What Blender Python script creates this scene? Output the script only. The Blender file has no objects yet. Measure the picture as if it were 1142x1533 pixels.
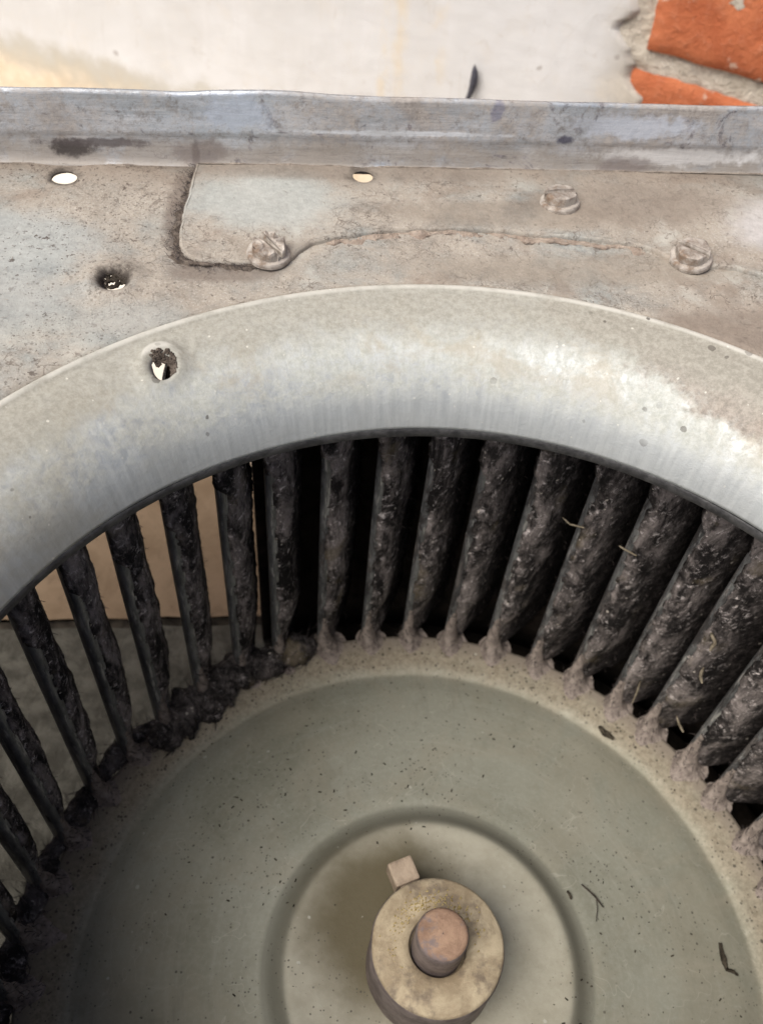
import bpy, bmesh, math, random
import numpy as np
from mathutils import Vector, Matrix, Euler, noise
from mathutils.geometry import delaunay_2d_cdt

random.seed(7); rng = np.random.default_rng(7)
S = 0.11                      # metres per unit: the inlet's throat radius
sc = bpy.context.scene
COL = sc.collection
R = math.radians

# ------------------------------------------------------------------ camera, light, exposure
cam_d = bpy.data.cameras.new('camera'); cam = bpy.data.objects.new('camera', cam_d); COL.objects.link(cam)
CAM = Vector((-0.29102, -0.50489, 1.29827))
cam.location = CAM * S
cam.rotation_euler = Euler((0.67239, -0.065216, -0.070540), 'XYZ')
cam_d.sensor_fit = 'VERTICAL'; cam_d.sensor_height = 24; cam_d.lens = 24 * 1421.72 / 1533
cam_d.clip_start = 0.005; cam_d.clip_end = 200
cam_d.dof.use_dof = True; cam_d.dof.focus_distance = 1.98 * S; cam_d.dof.aperture_fstop = 15.0
sc.camera = cam

SUN_AZ, SUN_EL = R(212), R(57)          # direction the light comes from: azimuth in the xy plane, height
w = bpy.data.worlds.new('World'); sc.world = w; w.use_nodes = True
wn = w.node_tree; bg = wn.nodes['Background']
sky = wn.nodes.new('ShaderNodeTexSky'); sky.sky_type = 'NISHITA'; sky.sun_disc = False
sky.sun_elevation = SUN_EL; sky.sun_rotation = R(90) - SUN_AZ; sky.air_density = 0.5; sky.dust_density = 5.0
wn.links.new(sky.outputs[0], bg.inputs[0]); bg.inputs[1].default_value = 0.10
sun_d = bpy.data.lights.new('sun', 'SUN'); sun_d.energy = 2.7; sun_d.angle = R(46); sun_d.color = (1, .95, .87)
sun = bpy.data.objects.new('sun', sun_d); COL.objects.link(sun)
dv = Vector((math.cos(SUN_AZ) * math.cos(SUN_EL), math.sin(SUN_AZ) * math.cos(SUN_EL), math.sin(SUN_EL)))
sun.rotation_euler = dv.to_track_quat('Z', 'Y').to_euler()
sun.location = dv * 3
vs = sc.view_settings; vs.view_transform = 'Standard'; vs.look = 'None'; vs.gamma = 1; vs.exposure = 0.35

# ------------------------------------------------------------------ helpers
def fbm(p, o=4, h=0.9):
    return noise.fractal(Vector(p), h, 2.1, o)

def mk(name, verts, faces, mat, parent=None, smooth=True, uv=None, loc=(0, 0, 0)):
    me = bpy.data.meshes.new(name)
    v = np.asarray(verts, float) * S
    me.from_pydata(v.tolist(), [], [list(map(int, f)) for f in faces]); me.update()
    if smooth: me.polygons.foreach_set('use_smooth', [True] * len(me.polygons))
    if uv is not None:
        l = me.uv_layers.new(name='UVMap'); u = np.asarray(uv, float)
        idx = np.empty(len(me.loops), int); me.loops.foreach_get('vertex_index', idx)
        l.data.foreach_set('uv', u[idx].ravel())
    if mat: me.materials.append(mat)
    o = bpy.data.objects.new(name, me); COL.objects.link(o)
    if parent: o.parent = parent
    o.location = Vector(loc) * S
    return o

def empty(name, loc=(0, 0, 0)):
    o = bpy.data.objects.new(name, None); COL.objects.link(o); o.location = Vector(loc) * S
    o.empty_display_size = .02
    return o

def tag(o, label=None, cat=None, group=None, kind=None):
    for k, v in (('label', label), ('category', cat), ('group', group), ('kind', kind)):
        if v: o[k] = v
    return o

def solidify(o, t, offset=-1, bevel=0):
    m = o.modifiers.new('thickness', 'SOLIDIFY'); m.thickness = t * S; m.offset = offset
    return o

def grid_faces(n, m, wrap_n=False, wrap_m=False):
    f = []
    for i in range(n if wrap_n else n - 1):
        for j in range(m if wrap_m else m - 1):
            a = i * m + j; b = ((i + 1) % n) * m + j; c = ((i + 1) % n) * m + (j + 1) % m; d = i * m + (j + 1) % m
            f.append((a, b, c, d))
    return f

def inside(poly, pts):
    poly = np.asarray(poly); x, y = pts[:, 0], pts[:, 1]; r = np.zeros(len(pts), bool)
    for (x1, y1), (x2, y2) in zip(poly, np.roll(poly, -1, 0)):
        if y1 != y2:
            r ^= ((y1 > y) != (y2 > y)) & (x < (x2 - x1) * (y - y1) / (y2 - y1) + x1)
    return r

def cdt(outer, holes, pts):
    """triangles of a flat sheet with holes; pts are extra inner points"""
    co, ed = [], []
    for loop in [outer] + holes:
        b = len(co); n = len(loop); co += [Vector((p[0], p[1])) for p in loop]; ed += [(b + i, b + (i + 1) % n) for i in range(n)]
    co += [Vector((p[0], p[1])) for p in pts]
    v, e, f, *_ = delaunay_2d_cdt(co, ed, [], 0, 1e-6)
    V = np.array([(p.x, p.y) for p in v]); T = np.array([list(t) for t in f])
    c = V[T].mean(1); ok = inside(outer, c)
    for h in holes: ok &= ~inside(h, c)
    return V, T[ok]

def circle(cx, cy, r, n=32, jag=0, seed=0):
    g = np.random.default_rng(seed); out = []
    for i in range(n):
        a = 2 * math.pi * i / n
        rr = r * (1 + .5 * jag * (g.random() - .5) + .6 * jag * math.sin(2 * a + seed) + .5 * jag * math.sin(3 * a + 2 * seed))
        out.append((cx + rr * math.cos(a), cy + rr * math.sin(a)))
    return out

def revolve(prof, n=256, a0=0, a1=None):
    full = a1 is None
    th = np.linspace(a0, 2 * math.pi if full else a1, n, endpoint=not full)
    P = np.asarray(prof); ln = np.concatenate([[0], np.cumsum(np.hypot(*np.diff(P, axis=0).T))])
    V, UV = [], []
    for t in th:
        for (r, z), l in zip(P, ln):
            V.append((r * math.cos(t), r * math.sin(t), z)); UV.append((t, l))
    return np.array(V), grid_faces(n, len(P), wrap_n=full), np.array(UV)

def flip(F): return [tuple(reversed(f)) for f in F]

def tube(pts, rad, k=6, jitter=0):
    """a tapered tube along pts; rad may be a list"""
    pts = [Vector(p) for p in pts]; n = len(pts); V = []
    rad = [rad] * n if np.isscalar(rad) else rad
    for i, p in enumerate(pts):
        t = (pts[min(i + 1, n - 1)] - pts[max(i - 1, 0)]).normalized()
        a = t.cross(Vector((.3, .2, 1))).normalized(); b = t.cross(a)
        for j in range(k):
            an = 2 * math.pi * j / k
            r = rad[i] * (1 + jitter * (random.random() - .5))
            V.append(tuple(p + (a * math.cos(an) + b * math.sin(an)) * r))
    F = grid_faces(n, k, wrap_m=True)
    F += [tuple(range(k))[::-1], tuple(range((n - 1) * k, n * k))]
    return V, F

def join(*ms):
    V, F = [], []
    for v, f in ms:
        b = len(V); V += [tuple(x) for x in v]; F += [tuple(i + b for i in q) for q in f]
    return V, F

# ------------------------------------------------------------------ materials
class M:
    """short-hand for building a node material; coordinates come in units of S"""
    def __init__(s, name):
        s.m = bpy.data.materials.new(name); s.m.use_nodes = True; s.t = s.m.node_tree; s.b = s.t.nodes['Principled BSDF']
        tc = s.t.nodes.new('ShaderNodeTexCoord'); s.obj = s.vm('SCALE', tc.outputs['Object'], sc=1 / S); s.uv = tc.outputs['UV']
        s.n = s.t.nodes.new
    def set(s, sock, v):
        if hasattr(v, 'is_output'): s.t.links.new(v, sock)
        elif isinstance(v, (tuple, list)) and len(v) == 3 and sock.type == 'RGBA': sock.default_value = (*v, 1)
        else: sock.default_value = v
    def vm(s, op, a, b=None, sc=None):
        n = s.t.nodes.new('ShaderNodeVectorMath'); n.operation = op; s.set(n.inputs[0], a)
        if b is not None: s.set(n.inputs[1], b)
        if sc is not None: n.inputs['Scale'].default_value = sc
        return n.outputs[0]
    def mt(s, op, a, b=0.0, clamp=False):
        n = s.n('ShaderNodeMath'); n.operation = op; n.use_clamp = clamp; s.set(n.inputs[0], a); s.set(n.inputs[1], b); return n.outputs[0]
    def sep(s, v):
        n = s.n('ShaderNodeSeparateXYZ'); s.set(n.inputs[0], v); return n.outputs
    def noise(s, v, scale, detail=5, rough=.6, dist=0, col=False):
        n = s.n('ShaderNodeTexNoise'); s.set(n.inputs['Vector'], v); n.inputs['Scale'].default_value = scale
        n.inputs['Detail'].default_value = detail; n.inputs['Roughness'].default_value = rough; n.inputs['Distortion'].default_value = dist
        return n.outputs['Color' if col else 'Fac']
    def vor(s, v, scale, feat='F1', rnd=1, out='Distance'):
        n = s.n('ShaderNodeTexVoronoi'); n.feature = feat; s.set(n.inputs['Vector'], v); n.inputs['Scale'].default_value = scale
        n.inputs['Randomness'].default_value = rnd; return n.outputs[out]
    def rmp(s, f, a, b, c=0.0, d=1.0, smooth=True):
        n = s.n('ShaderNodeMapRange'); n.interpolation_type = 'SMOOTHSTEP' if smooth else 'LINEAR'; s.set(n.inputs[0], f)
        for k, x in zip((1, 2, 3, 4), (a, b, c, d)): n.inputs[k].default_value = x
        return n.outputs[0]
    def mix(s, f, a, b, mode='MIX'):
        n = s.n('ShaderNodeMix'); n.data_type = 'RGBA'; n.blend_type = mode; s.set(n.inputs[0], f); s.set(n.inputs[6], a); s.set(n.inputs[7], b); return n.outputs[2]
    def mixf(s, f, a, b):
        n = s.n('ShaderNodeMix'); n.data_type = 'FLOAT'; s.set(n.inputs[0], f); s.set(n.inputs[2], a); s.set(n.inputs[3], b); return n.outputs[0]
    def warp(s, v, scale, amt):
        c = s.noise(v, scale, 3, .6, col=True); c = s.vm('SUBTRACT', c, (.5, .5, .5)); return s.vm('ADD', v, s.vm('SCALE', c, sc=amt))
    def stretch(s, v, k): return s.vm('MULTIPLY', v, k)
    def rnd(s):
        n = s.n('ShaderNodeObjectInfo'); return n.outputs['Random']
    def bump(s, h, strength, dist, prev=None):
        n = s.n('ShaderNodeBump'); n.inputs['Strength'].default_value = strength; n.inputs['Distance'].default_value = dist * S
        s.set(n.inputs['Height'], h)
        if prev is not None: s.set(n.inputs['Normal'], prev)
        return n.outputs[0]
    def lines(s, v, scale, width, warp=.0, detail=2):
        """fine curling hair-like lines: where a noise crosses its middle"""
        f = s.noise(v, scale, detail, .55, warp); f = s.mt('ABSOLUTE', s.mt('SUBTRACT', f, .5)); return s.rmp(f, 0, width, 1, 0)
    def specks(s, v, scale, size, keep):
        """sparse dots: one per kept cell, of varied size"""
        d = s.vor(s.warp(v, scale * 1.7, .35 / scale), scale)
        c = s.vor(s.warp(v, scale * 1.7, .35 / scale), scale, out='Color'); r = s.sep(c)
        k = s.rmp(r[0], 1 - keep, 1 - keep + .001); sz = s.mt('MULTIPLY', r[1], size)
        return s.mt('MULTIPLY', k, s.rmp(s.mt('SUBTRACT', d, sz), -.02, .03, 1, 0))
    def patch(s, P, c, r, rag=.35, sc_=9):
        v = s.vm('DIVIDE', s.vm('SUBTRACT', P, c), r); n = s.n('ShaderNodeVectorMath'); n.operation = 'LENGTH'; s.set(n.inputs[0], v)
        d = s.mt('ADD', n.outputs['Value'], s.mt('MULTIPLY', s.mt('SUBTRACT', s.noise(P, sc_, 6, .7), .5), rag * 2.4))
        return s.rmp(d, .45, 1.0, 1, 0)
    def done(s, col, rough, metal=0.0, normal=None, spec=.5):
        s.set(s.b.inputs['Base Color'], col); s.set(s.b.inputs['Roughness'], rough); s.set(s.b.inputs['Metallic'], metal)
        s.b.inputs['Specular IOR Level'].default_value = spec
        if normal is not None: s.set(s.b.inputs['Normal'], normal)
        return s.m

def galv_sheet(name, tan=.55, specky=True, soot=(), patches=()):
    """galvanised sheet under tan dust, cracks and fibres"""
    m = M(name); P = m.obj; x, y, z = m.sep(P)
    big = m.noise(P, 2.3, 5, .62, .4); mid = m.noise(P, 9, 6, .66, .5); fine = m.noise(P, 60, 5, .7); grit = m.noise(P, 190, 3, .7)
    dust = m.rmp(m.mt('ADD', m.mt('MULTIPLY', big, .7), m.mt('MULTIPLY', mid, .45)), tan - .13, tan + .15)
    metal_c = m.mix(m.rmp(fine, .35, .7), (.30, .33, .325), (.43, .465, .445))
    dust_c = m.mix(m.rmp(mid, .3, .7), (.28, .24, .195), (.41, .365, .305))
    dust_c = m.mix(m.mt('MULTIPLY', m.rmp(fine, .45, .75), .5), dust_c, (.27, .235, .205))
    c = m.mix(m.mt('MULTIPLY', dust, .9), metal_c, dust_c)
    c = m.mix(m.mt('MULTIPLY', m.rmp(grit, .50, .70), .4), c, (.60, .57, .52))
    c = m.mix(m.mt('MULTIPLY', m.rmp(m.noise(P, 110, 5, .8), .53, .68), .6), c, (.19, .165, .145))
    c = m.mix(m.rmp(m.noise(m.vm('ADD', P, (8, 3, 5)), 4.5, 6, .7, .7), .52, .68, 0, .6), c, (.235, .185, .145)); c = m.mix(m.rmp(m.noise(m.vm('ADD', P, (2, 6, 5)), 3.2, 5, .65, .5), .55, .68, 0, .6), c, (.50, .50, .455))
    c = m.mix(m.mt('MULTIPLY', m.rmp(m.mt('ADD', y, m.mt('MULTIPLY', m.mt('SUBTRACT', mid, .5), .16)), 1.46, 1.60), .7), c, (.22, .18, .145))
    ln = m.mt('MAXIMUM', m.lines(P, 17, .008, 1.2, 4), m.lines(m.vm('ADD', P, (3, 7, 1)), 30, .012, .8, 3))
    ln = m.mt('MULTIPLY', ln, m.rmp(m.noise(P, 5, 4, .6), .46, .62))
    c = m.mix(m.mt('MULTIPLY', ln, .8), c, (.13, .105, .085))
    crk = m.mt('MULTIPLY', m.rmp(m.vor(m.warp(m.warp(P, 8, .10), 45, .03), 21, 'DISTANCE_TO_EDGE'), .012, .045, 1, 0), m.rmp(m.noise(m.vm('ADD', P, (6, 6, 2)), 14, 5, .75), .48, .60)); c = m.mix(m.mt('MULTIPLY', crk, .65), c, (.15, .122, .10))
    c = m.mix(m.mt('MULTIPLY', m.rmp(m.noise(P, 75, 3, .65), .63, .67), .7), c, (.10, .082, .07))
    for pc, pr, col_, am in patches:
        c = m.mix(m.mt('MULTIPLY', m.patch(P, (*pc, 0), (*pr, 9)), am), c, m.mix(m.rmp(fine, .35, .7), col_, tuple(k * 1.22 for k in col_)))
    if specky:
        zone = m.mt('MULTIPLY', m.rmp(x, -.45, -.7), m.rmp(m.noise(P, 4, 3), .3, .55))
        pit = m.mt('MAXIMUM', m.rmp(m.noise(m.warp(P, 40, .02), 52, 3, .6), .635, .665), m.rmp(m.noise(P, 120, 3, .65), .64, .67))
        sp = m.mt('MAXIMUM', m.mt('MULTIPLY', pit, zone), m.mt('MULTIPLY', m.specks(m.vm('ADD', P, (1, 2, 0)), 120, .42, .5), m.mt('ADD', m.mt('MULTIPLY', zone, .5), .10, True)))
        c = m.mix(m.mt('MULTIPLY', sp, .85), c, (.075, .055, .045))
    for hx_, hy_, ra, rb, am in soot:                        # soot blown out through the punched holes
        v = m.vm('MULTIPLY', m.vm('SUBTRACT', P, (hx_, hy_, 0)), (1, 1, 0)); dd = m.n('ShaderNodeVectorMath'); dd.operation = 'LENGTH'; m.set(dd.inputs[0], v)
        k = m.rmp(m.mt('ADD', dd.outputs['Value'], m.mt('MULTIPLY', m.mt('SUBTRACT', m.noise(P, 24, 6, .75), .5), .09)), ra, rb, am, 0)
        c = m.mix(k, c, (.045, .036, .03))
    h = m.mt('ADD', m.mt('MULTIPLY', m.noise(P, 45, 5, .7), .7), m.mt('MULTIPLY', ln, -.25))
    nb = m.bump(h, .5, .010, m.bump(m.noise(P, 5, 3), .4, .02))
    return m.done(c, m.mixf(dust, .5, .88), m.mixf(dust, .45, .0), nb, .35)

def ring_metal():
    m = M('ring_galvanised'); P = m.obj; x, y, z = m.sep(P)
    ang = m.mt('ARCTAN2', y, x); n = m.n('ShaderNodeCombineXYZ'); m.set(n.inputs[0], m.mt('MULTIPLY', ang, 60)); m.set(n.inputs[1], m.mt('MULTIPLY', z, 6)); brush = m.noise(n.outputs[0], 1.0, 4, .6)
    big = m.noise(P, 3.0, 4, .6, .3); mott = m.noise(P, 40, 6, .80, .3); fine = m.noise(P, 75, 5, .8)
    depth = m.rmp(z, -.17, -.03)                    # the rolled throat stays cleaner than its shoulder
    metal_c = m.mix(m.rmp(brush, .3, .7), (.47, .50, .50), (.58, .61, .605))
    oxide = m.mt('MULTIPLY', m.rmp(m.mt('ADD', m.mt('MULTIPLY', mott, .75), m.mt('MULTIPLY', big, .35)), .38, .66), m.rmp(depth, 0, .55, .10, .92))
    oxide_c = m.mix(m.rmp(fine, .35, .65), (.39, .405, .36), (.54, .555, .51))
    c = m.mix(oxide, metal_c, oxide_c)
    tan = m.mt('MULTIPLY', m.rmp(m.noise(m.vm('ADD', P, (4, 1, 2)), 7, 6, .7, .5), .48, .66), m.rmp(depth, .3, 1, .05, .55))
    c = m.mix(tan, c, (.40, .355, .27))
    left = m.mt('MULTIPLY', m.rmp(x, -.35, -.95), m.rmp(m.noise(P, 6, 5, .65), .35, .6))
    c = m.mix(m.mt('MULTIPLY', left, .75), c, (.40, .375, .29))
    # the dusty right shoulder, creeping down from the sheet
    rt = m.rmp(m.mt('ADD', m.mt('ADD', z, m.mt('MULTIPLY', m.mt('SUBTRACT', m.noise(P, 12, 5, .7), .5), .16)), m.mt('MULTIPLY', m.rmp(x, .0, .7), .10)), .02, .06)
    c = m.mix(m.mt('MULTIPLY', rt, .85), c, m.mix(m.rmp(fine, .3, .7), (.17, .142, .12), (.38, .33, .28)))
    fl = m.rmp(m.mt('ADD', z, m.mt('MULTIPLY', m.mt('SUBTRACT', m.noise(P, 16, 6, .75), .5), .045)), -.050, -.004)
    c = m.mix(m.mt('MULTIPLY', fl, .88), c, m.mix(m.rmp(fine, .3, .7), (.255, .245, .205), (.38, .37, .32)))
    rt = m.mt('MAXIMUM', rt, fl)
    bd = m.mt('MULTIPLY', m.rmp(z, .002, .006), m.rmp(m.noise(P, 10, 5, .7), .30, .6, .1, .85)); c = m.mix(bd, c, (.55, .54, .49))
    sp = m.mt('MULTIPLY', m.specks(P, 42, .4, .12), m.rmp(m.noise(P, 3, 2), .5, .62))
    c = m.mix(m.mt('MULTIPLY', sp, .8), c, (.07, .06, .05))
    c = m.mix(m.mt('MULTIPLY', m.specks(m.vm('ADD', P, (5, 2, 1)), 80, .22, .08), .5), c, (.8, .78, .7))
    nb = m.bump(mott, .25, .006, m.bump(brush, .12, .004))
    ro = m.mixf(m.mt('MAXIMUM', oxide, m.mt('MAXIMUM', tan, rt)), .42, .8)
    me = m.mixf(m.mt('MAXIMUM', oxide, m.mt('MAXIMUM', tan, rt)), .5, .0)
    return m.done(c, ro, me, nb)

FY0 = 1.60
def flange_metal():
    m = M('flange_zinc'); P = m.obj; x, y, z = m.sep(P)
    st = m.noise(m.stretch(P, (2.2, 10, 34)), 1.0, 6, .68, .3); st2 = m.noise(m.stretch(P, (6, 20, 110)), 1.0, 5, .7)
    big = m.noise(P, 3.2, 5, .65, .6); fine = m.noise(P, 70, 5, .75)
    c = m.mix(m.rmp(st, .3, .7), (.41, .45, .49), (.58, .63, .69))
    c = m.mix(m.mt('MULTIPLY', m.rmp(st2, .5, .7), .5), c, (.74, .77, .80))
    c = m.mix(m.rmp(m.noise(m.stretch(m.vm('ADD', P, (4, 2, 8)), (1.6, 2, 4)), 2.4, 6, .72, .5), .48, .6, 0, .7), c, (.63, .66, .70))
    c = m.mix(m.rmp(m.noise(m.vm('ADD', P, (7, 2, 1)), 28, 6, .8), .48, .66, 0, .75), c, (.25, .235, .225))
    dirt = m.rmp(m.mt('ADD', m.mt('MULTIPLY', big, .8), m.mt('MULTIPLY', fine, .3)), .45, .68)
    c = m.mix(m.mt('MULTIPLY', dirt, .85), c, m.mix(m.rmp(fine, .35, .65), (.24, .205, .175), (.40, .36, .32)))
    low = m.mt('MULTIPLY', m.rmp(m.mt('ADD', z, m.mt('MULTIPLY', m.mt('SUBTRACT', m.noise(P, 8, 5, .7), .5), .06)), .085, .035), m.rmp(m.noise(P, 11, 6, .7), .25, .5))
    c = m.mix(m.mt('MULTIPLY', low, .85), c, (.33, .30, .265))
    ch = m.mt('MULTIPLY', m.rmp(m.noise(m.vm('ADD', P, (9, 0, 3)), 7, 5, .7, 1.5), .58, .66), .8)
    c = m.mix(ch, c, m.mix(m.rmp(fine, .4, .6), (.10, .09, .10), (.28, .26, .27)))
    c = m.mix(m.mt('MULTIPLY', m.lines(m.stretch(P, (5, 5, 16)), 3, .01, .8, 5), .45), c, (.14, .12, .12))
    wht = m.mt('MULTIPLY', m.rmp(m.noise(m.vm('ADD', P, (2, 5, 0)), 5, 5, .7), .58, .68), m.rmp(x, .2, .75, .15, .9))
    c = m.mix(wht, c, (.72, .72, .72))
    for pc, pr, col_, am in (((-.79, 0, .035), (.075, 9, .032), (.05, .042, .04), .9), ((-.72, 0, .05), (.16, 9, .016), (.10, .085, .085), .8), ((-.505, 0, .03), (.014, 9, .05), (.08, .065, .06), .85),
                             ((-.49, 0, .03), (.09, 9, .045), (.22, .19, .175), .7), ((.385, 0, .085), (.035, 9, .016), (.06, .06, .11), .8), ((.21, 0, .15), (.018, 9, .03), (.16, .16, .24), .6),
                             ((.68, 0, .045), (.28, 9, .03), (.68, .68, .67), .8), ((.56, 0, .02), (.09, 9, .03), (.20, .17, .16), .7), ((-.40, 0, .13), (.12, 9, .05), (.52, .59, .70), .7), ((.55, 0, .12), (.22, 9, .04), (.56, .61, .69), .75), ((-.02, 0, .09), (.3, 9, .008), (.70, .74, .78), .7)):
        c = m.mix(m.mt('MULTIPLY', m.patch(P, (pc[0], FY0, pc[2]), pr, .75, 24), am), c, col_)
    d2 = m.mt('MAXIMUM', dirt, m.mt('MAXIMUM', low, wht))
    nb = m.bump(st, .3, .008, m.bump(m.noise(P, 40, 5, .7), .3, .006))
    return m.done(c, m.mixf(d2, .42, .85), m.mixf(d2, .55, 0), nb, .4)

def plate_paint():
    m = M('wheel_disc_zinc'); P = m.obj; x, y, z = m.sep(P)
    r = m.mt('SQRT', m.mt('ADD', m.mt('MULTIPLY', x, x), m.mt('MULTIPLY', y, y)))
    big = m.noise(P, 2.2, 4, .55, .3); mid = m.noise(P, 12, 6, .7); fine = m.noise(P, 80, 5, .75)
    rw = m.mt('ADD', r, m.mt('MULTIPLY', m.mt('SUBTRACT', m.noise(P, 9, 4, .65), .5), .05))
    c = m.mix(m.rmp(big, .35, .65), (.235, .237, .185), (.31, .315, .26))
    c = m.mix(m.mt('MULTIPLY', m.rmp(fine, .4, .7), .25), c, (.44, .45, .40))
    film = m.rmp(m.noise(m.vm('ADD', P, (3, 8, 2)), 3.6, 6, .68, .8), .42, .62); c = m.mix(m.mt('MULTIPLY', film, .45), c, (.32, .30, .235))
    wipe = m.noise(m.stretch(m.vm('ADD', P, (1, 1, 1)), (9, 1.4, 1)), 2.2, 5, .7, .6); c = m.mix(m.rmp(wipe, .56, .72, 0, .35), c, (.21, .21, .17))
    ring_n = m.n('ShaderNodeCombineXYZ'); m.set(ring_n.inputs[0], m.mt('MULTIPLY', r, 60)); m.set(ring_n.inputs[1], m.mt('MULTIPLY', m.mt('ARCTAN2', y, x), 1.2)); turn = m.noise(ring_n.outputs[0], 1, 4, .65)
    c = m.mix(m.rmp(turn, .5, .75, 0, .22), c, (.42, .42, .37)); c = m.mix(m.mt('MULTIPLY', m.lines(P, 5, .0035, .6, 3), .35), c, (.5, .49, .42))
    rad_n = m.n('ShaderNodeCombineXYZ'); m.set(rad_n.inputs[0], m.mt('MULTIPLY', r, 2.2)); m.set(rad_n.inputs[1], m.mt('MULTIPLY', m.mt('ARCTAN2', y, x), 9)); streak = m.noise(rad_n.outputs[0], 1, 5, .7)
    c = m.mix(m.mt('MULTIPLY', m.rmp(streak, .5, .72, 0, .4), m.rmp(r, .4, .7)), c, (.37, .345, .275)); c = m.mix(m.rmp(mid, .52, .72, 0, .3), c, (.19, .188, .145))
    rim = m.mt('MULTIPLY', m.rmp(rw, .815, .885), m.rmp(mid, .2, .6, .55, 1))
    c = m.mix(rim, c, m.mix(m.rmp(fine, .35, .65), (.20, .172, .125), (.315, .28, .215)))
    c = m.mix(m.mt('MULTIPLY', m.rmp(rw, .90, .955), .85), c, (.20, .17, .14))
    left_shade = m.mt('MULTIPLY', m.rmp(m.mt('ADD', x, m.mt('MULTIPLY', y, .45)), -.15, -1.0), m.rmp(m.noise(P, 3, 5, .65), .3, .6, .4, 1)); c = m.mix(m.mt('MULTIPLY', left_shade, .38), c, (.11, .09, .048))  # shade over the disc's lower left, painted into its colour
    ctr = m.mt('MULTIPLY', m.rmp(rw, .40, .32), .75)
    c = m.mix(ctr, c, m.mix(m.rmp(mid, .3, .7), (.34, .32, .25), (.45, .43, .35)))
    grv = m.mt('MULTIPLY', m.rmp(r, .325, .345), m.rmp(r, .40, .385))
    c = m.mix(m.mt('MULTIPLY', grv, .65), c, (.15, .15, .12))  # shading of the step's slope painted as a darker ring
    # hub's soft shadow and an olive oil smudge painted as one dark patch
    dx = m.mt('SUBTRACT', x, -.085); dy = m.mt('SUBTRACT', y, .10)
    rr = m.mt('SQRT', m.mt('ADD', m.mt('MULTIPLY', dx, dx), m.mt('MULTIPLY', dy, dy)))
    oil_shade = m.rmp(m.mt('ADD', rr, m.mt('MULTIPLY', m.mt('SUBTRACT', m.noise(P, 6, 4), .5), .10)), .28, .12)
    c = m.mix(m.mt('MULTIPLY', oil_shade, .92), c, (.10, .082, .042))
    sp = m.mt('MAXIMUM', m.mt('MULTIPLY', m.specks(P, 80, .26, .2), m.rmp(r, .3, .45)), m.mt('MULTIPLY', m.specks(P, 130, .34, .3), m.rmp(m.noise(P, 5, 3), .42, .6)))
    sp = m.mt('MAXIMUM', sp, m.mt('MULTIPLY', m.specks(m.vm('ADD', P, (2, 1, 0)), 95, .42, .4), m.rmp(r, .84, .87)))
    c = m.mix(m.mt('MULTIPLY', sp, .8), c, (.05, .045, .035))
    lt = m.specks(m.vm('ADD', P, (6, 3, 0)), 40, .2, .06); c = m.mix(m.mt('MULTIPLY', lt, .6), c, (.5, .5, .44))
    nb = m.bump(m.mt('ADD', mid, m.mt('MULTIPLY', sp, .6)), .25, .006, m.bump(fine, .15, .003))
    return m.done(c, m.mixf(rim, .55, .85), m.mixf(m.mt('MAXIMUM', rim, sp), .25, 0), nb, .35)

def lint_mat(name='lint', light=1.0, gap_shade=False):
    m = M(name); r = m.rnd(); P = m.vm('ADD', m.obj, m.vm('SCALE', (13.1, 7.7, 3.3), sc=1))
    n = m.n('ShaderNodeCombineXYZ'); m.set(n.inputs[0], m.mt('MULTIPLY', r, 37)); P = m.vm('ADD', P, n.outputs[0])
    Pz = m.stretch(P, (1, 1, .45)); a = m.noise(Pz, 13, 7, .72, .5); b = m.noise(P, 46, 6, .78, .4); cr = m.vor(m.warp(Pz, 22, .07), 26, 'DISTANCE_TO_EDGE')
    c = m.mix(m.rmp(a, .40, .64), (.020, .018, .0178), (.175 * light, .155 * light, .148 * light))
    c = m.mix(m.rmp(b, .53, .72, 0, .9), c, (.62 * light, .57 * light, .555 * light))
    c = m.mix(m.rmp(m.noise(m.vm('ADD', Pz, (1, 9, 4)), 20, 6, .75), .50, .62, 0, .85), c, (.013, .012, .012))
    c = m.mix(m.rmp(m.noise(m.vm('ADD', P, (5, 2, 4)), 6, 4, .6), .58, .7, 0, .45), c, (.22, .18, .11))
    c = m.mix(m.rmp(cr, .0, .018, .3, 0), c, (.014, .012, .012))
    if gap_shade:                                                # gap shade painted in: pale inner edge, near-black further out, ragged border
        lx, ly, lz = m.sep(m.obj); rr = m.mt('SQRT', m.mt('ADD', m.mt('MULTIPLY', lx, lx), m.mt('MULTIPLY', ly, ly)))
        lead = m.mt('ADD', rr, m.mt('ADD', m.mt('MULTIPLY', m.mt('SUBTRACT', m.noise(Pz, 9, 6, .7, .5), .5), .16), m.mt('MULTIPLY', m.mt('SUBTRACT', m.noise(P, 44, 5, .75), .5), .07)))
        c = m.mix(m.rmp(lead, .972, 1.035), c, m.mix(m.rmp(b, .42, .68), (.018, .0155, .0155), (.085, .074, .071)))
    c = m.mix(m.mt('MULTIPLY', m.specks(P, 70, .3, .07), .8), c, (.6, .55, .48))
    h = m.mt('ADD', m.mt('MULTIPLY', b, .8), m.mt('MULTIPLY', m.rmp(cr, 0, .12), .15)); h = m.mt('ADD', h, m.mt('MULTIPLY', m.noise(P, 150, 4, .8), .35))
    return m.done(c, .95, 0, m.bump(h, .75, .014), .12)

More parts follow.
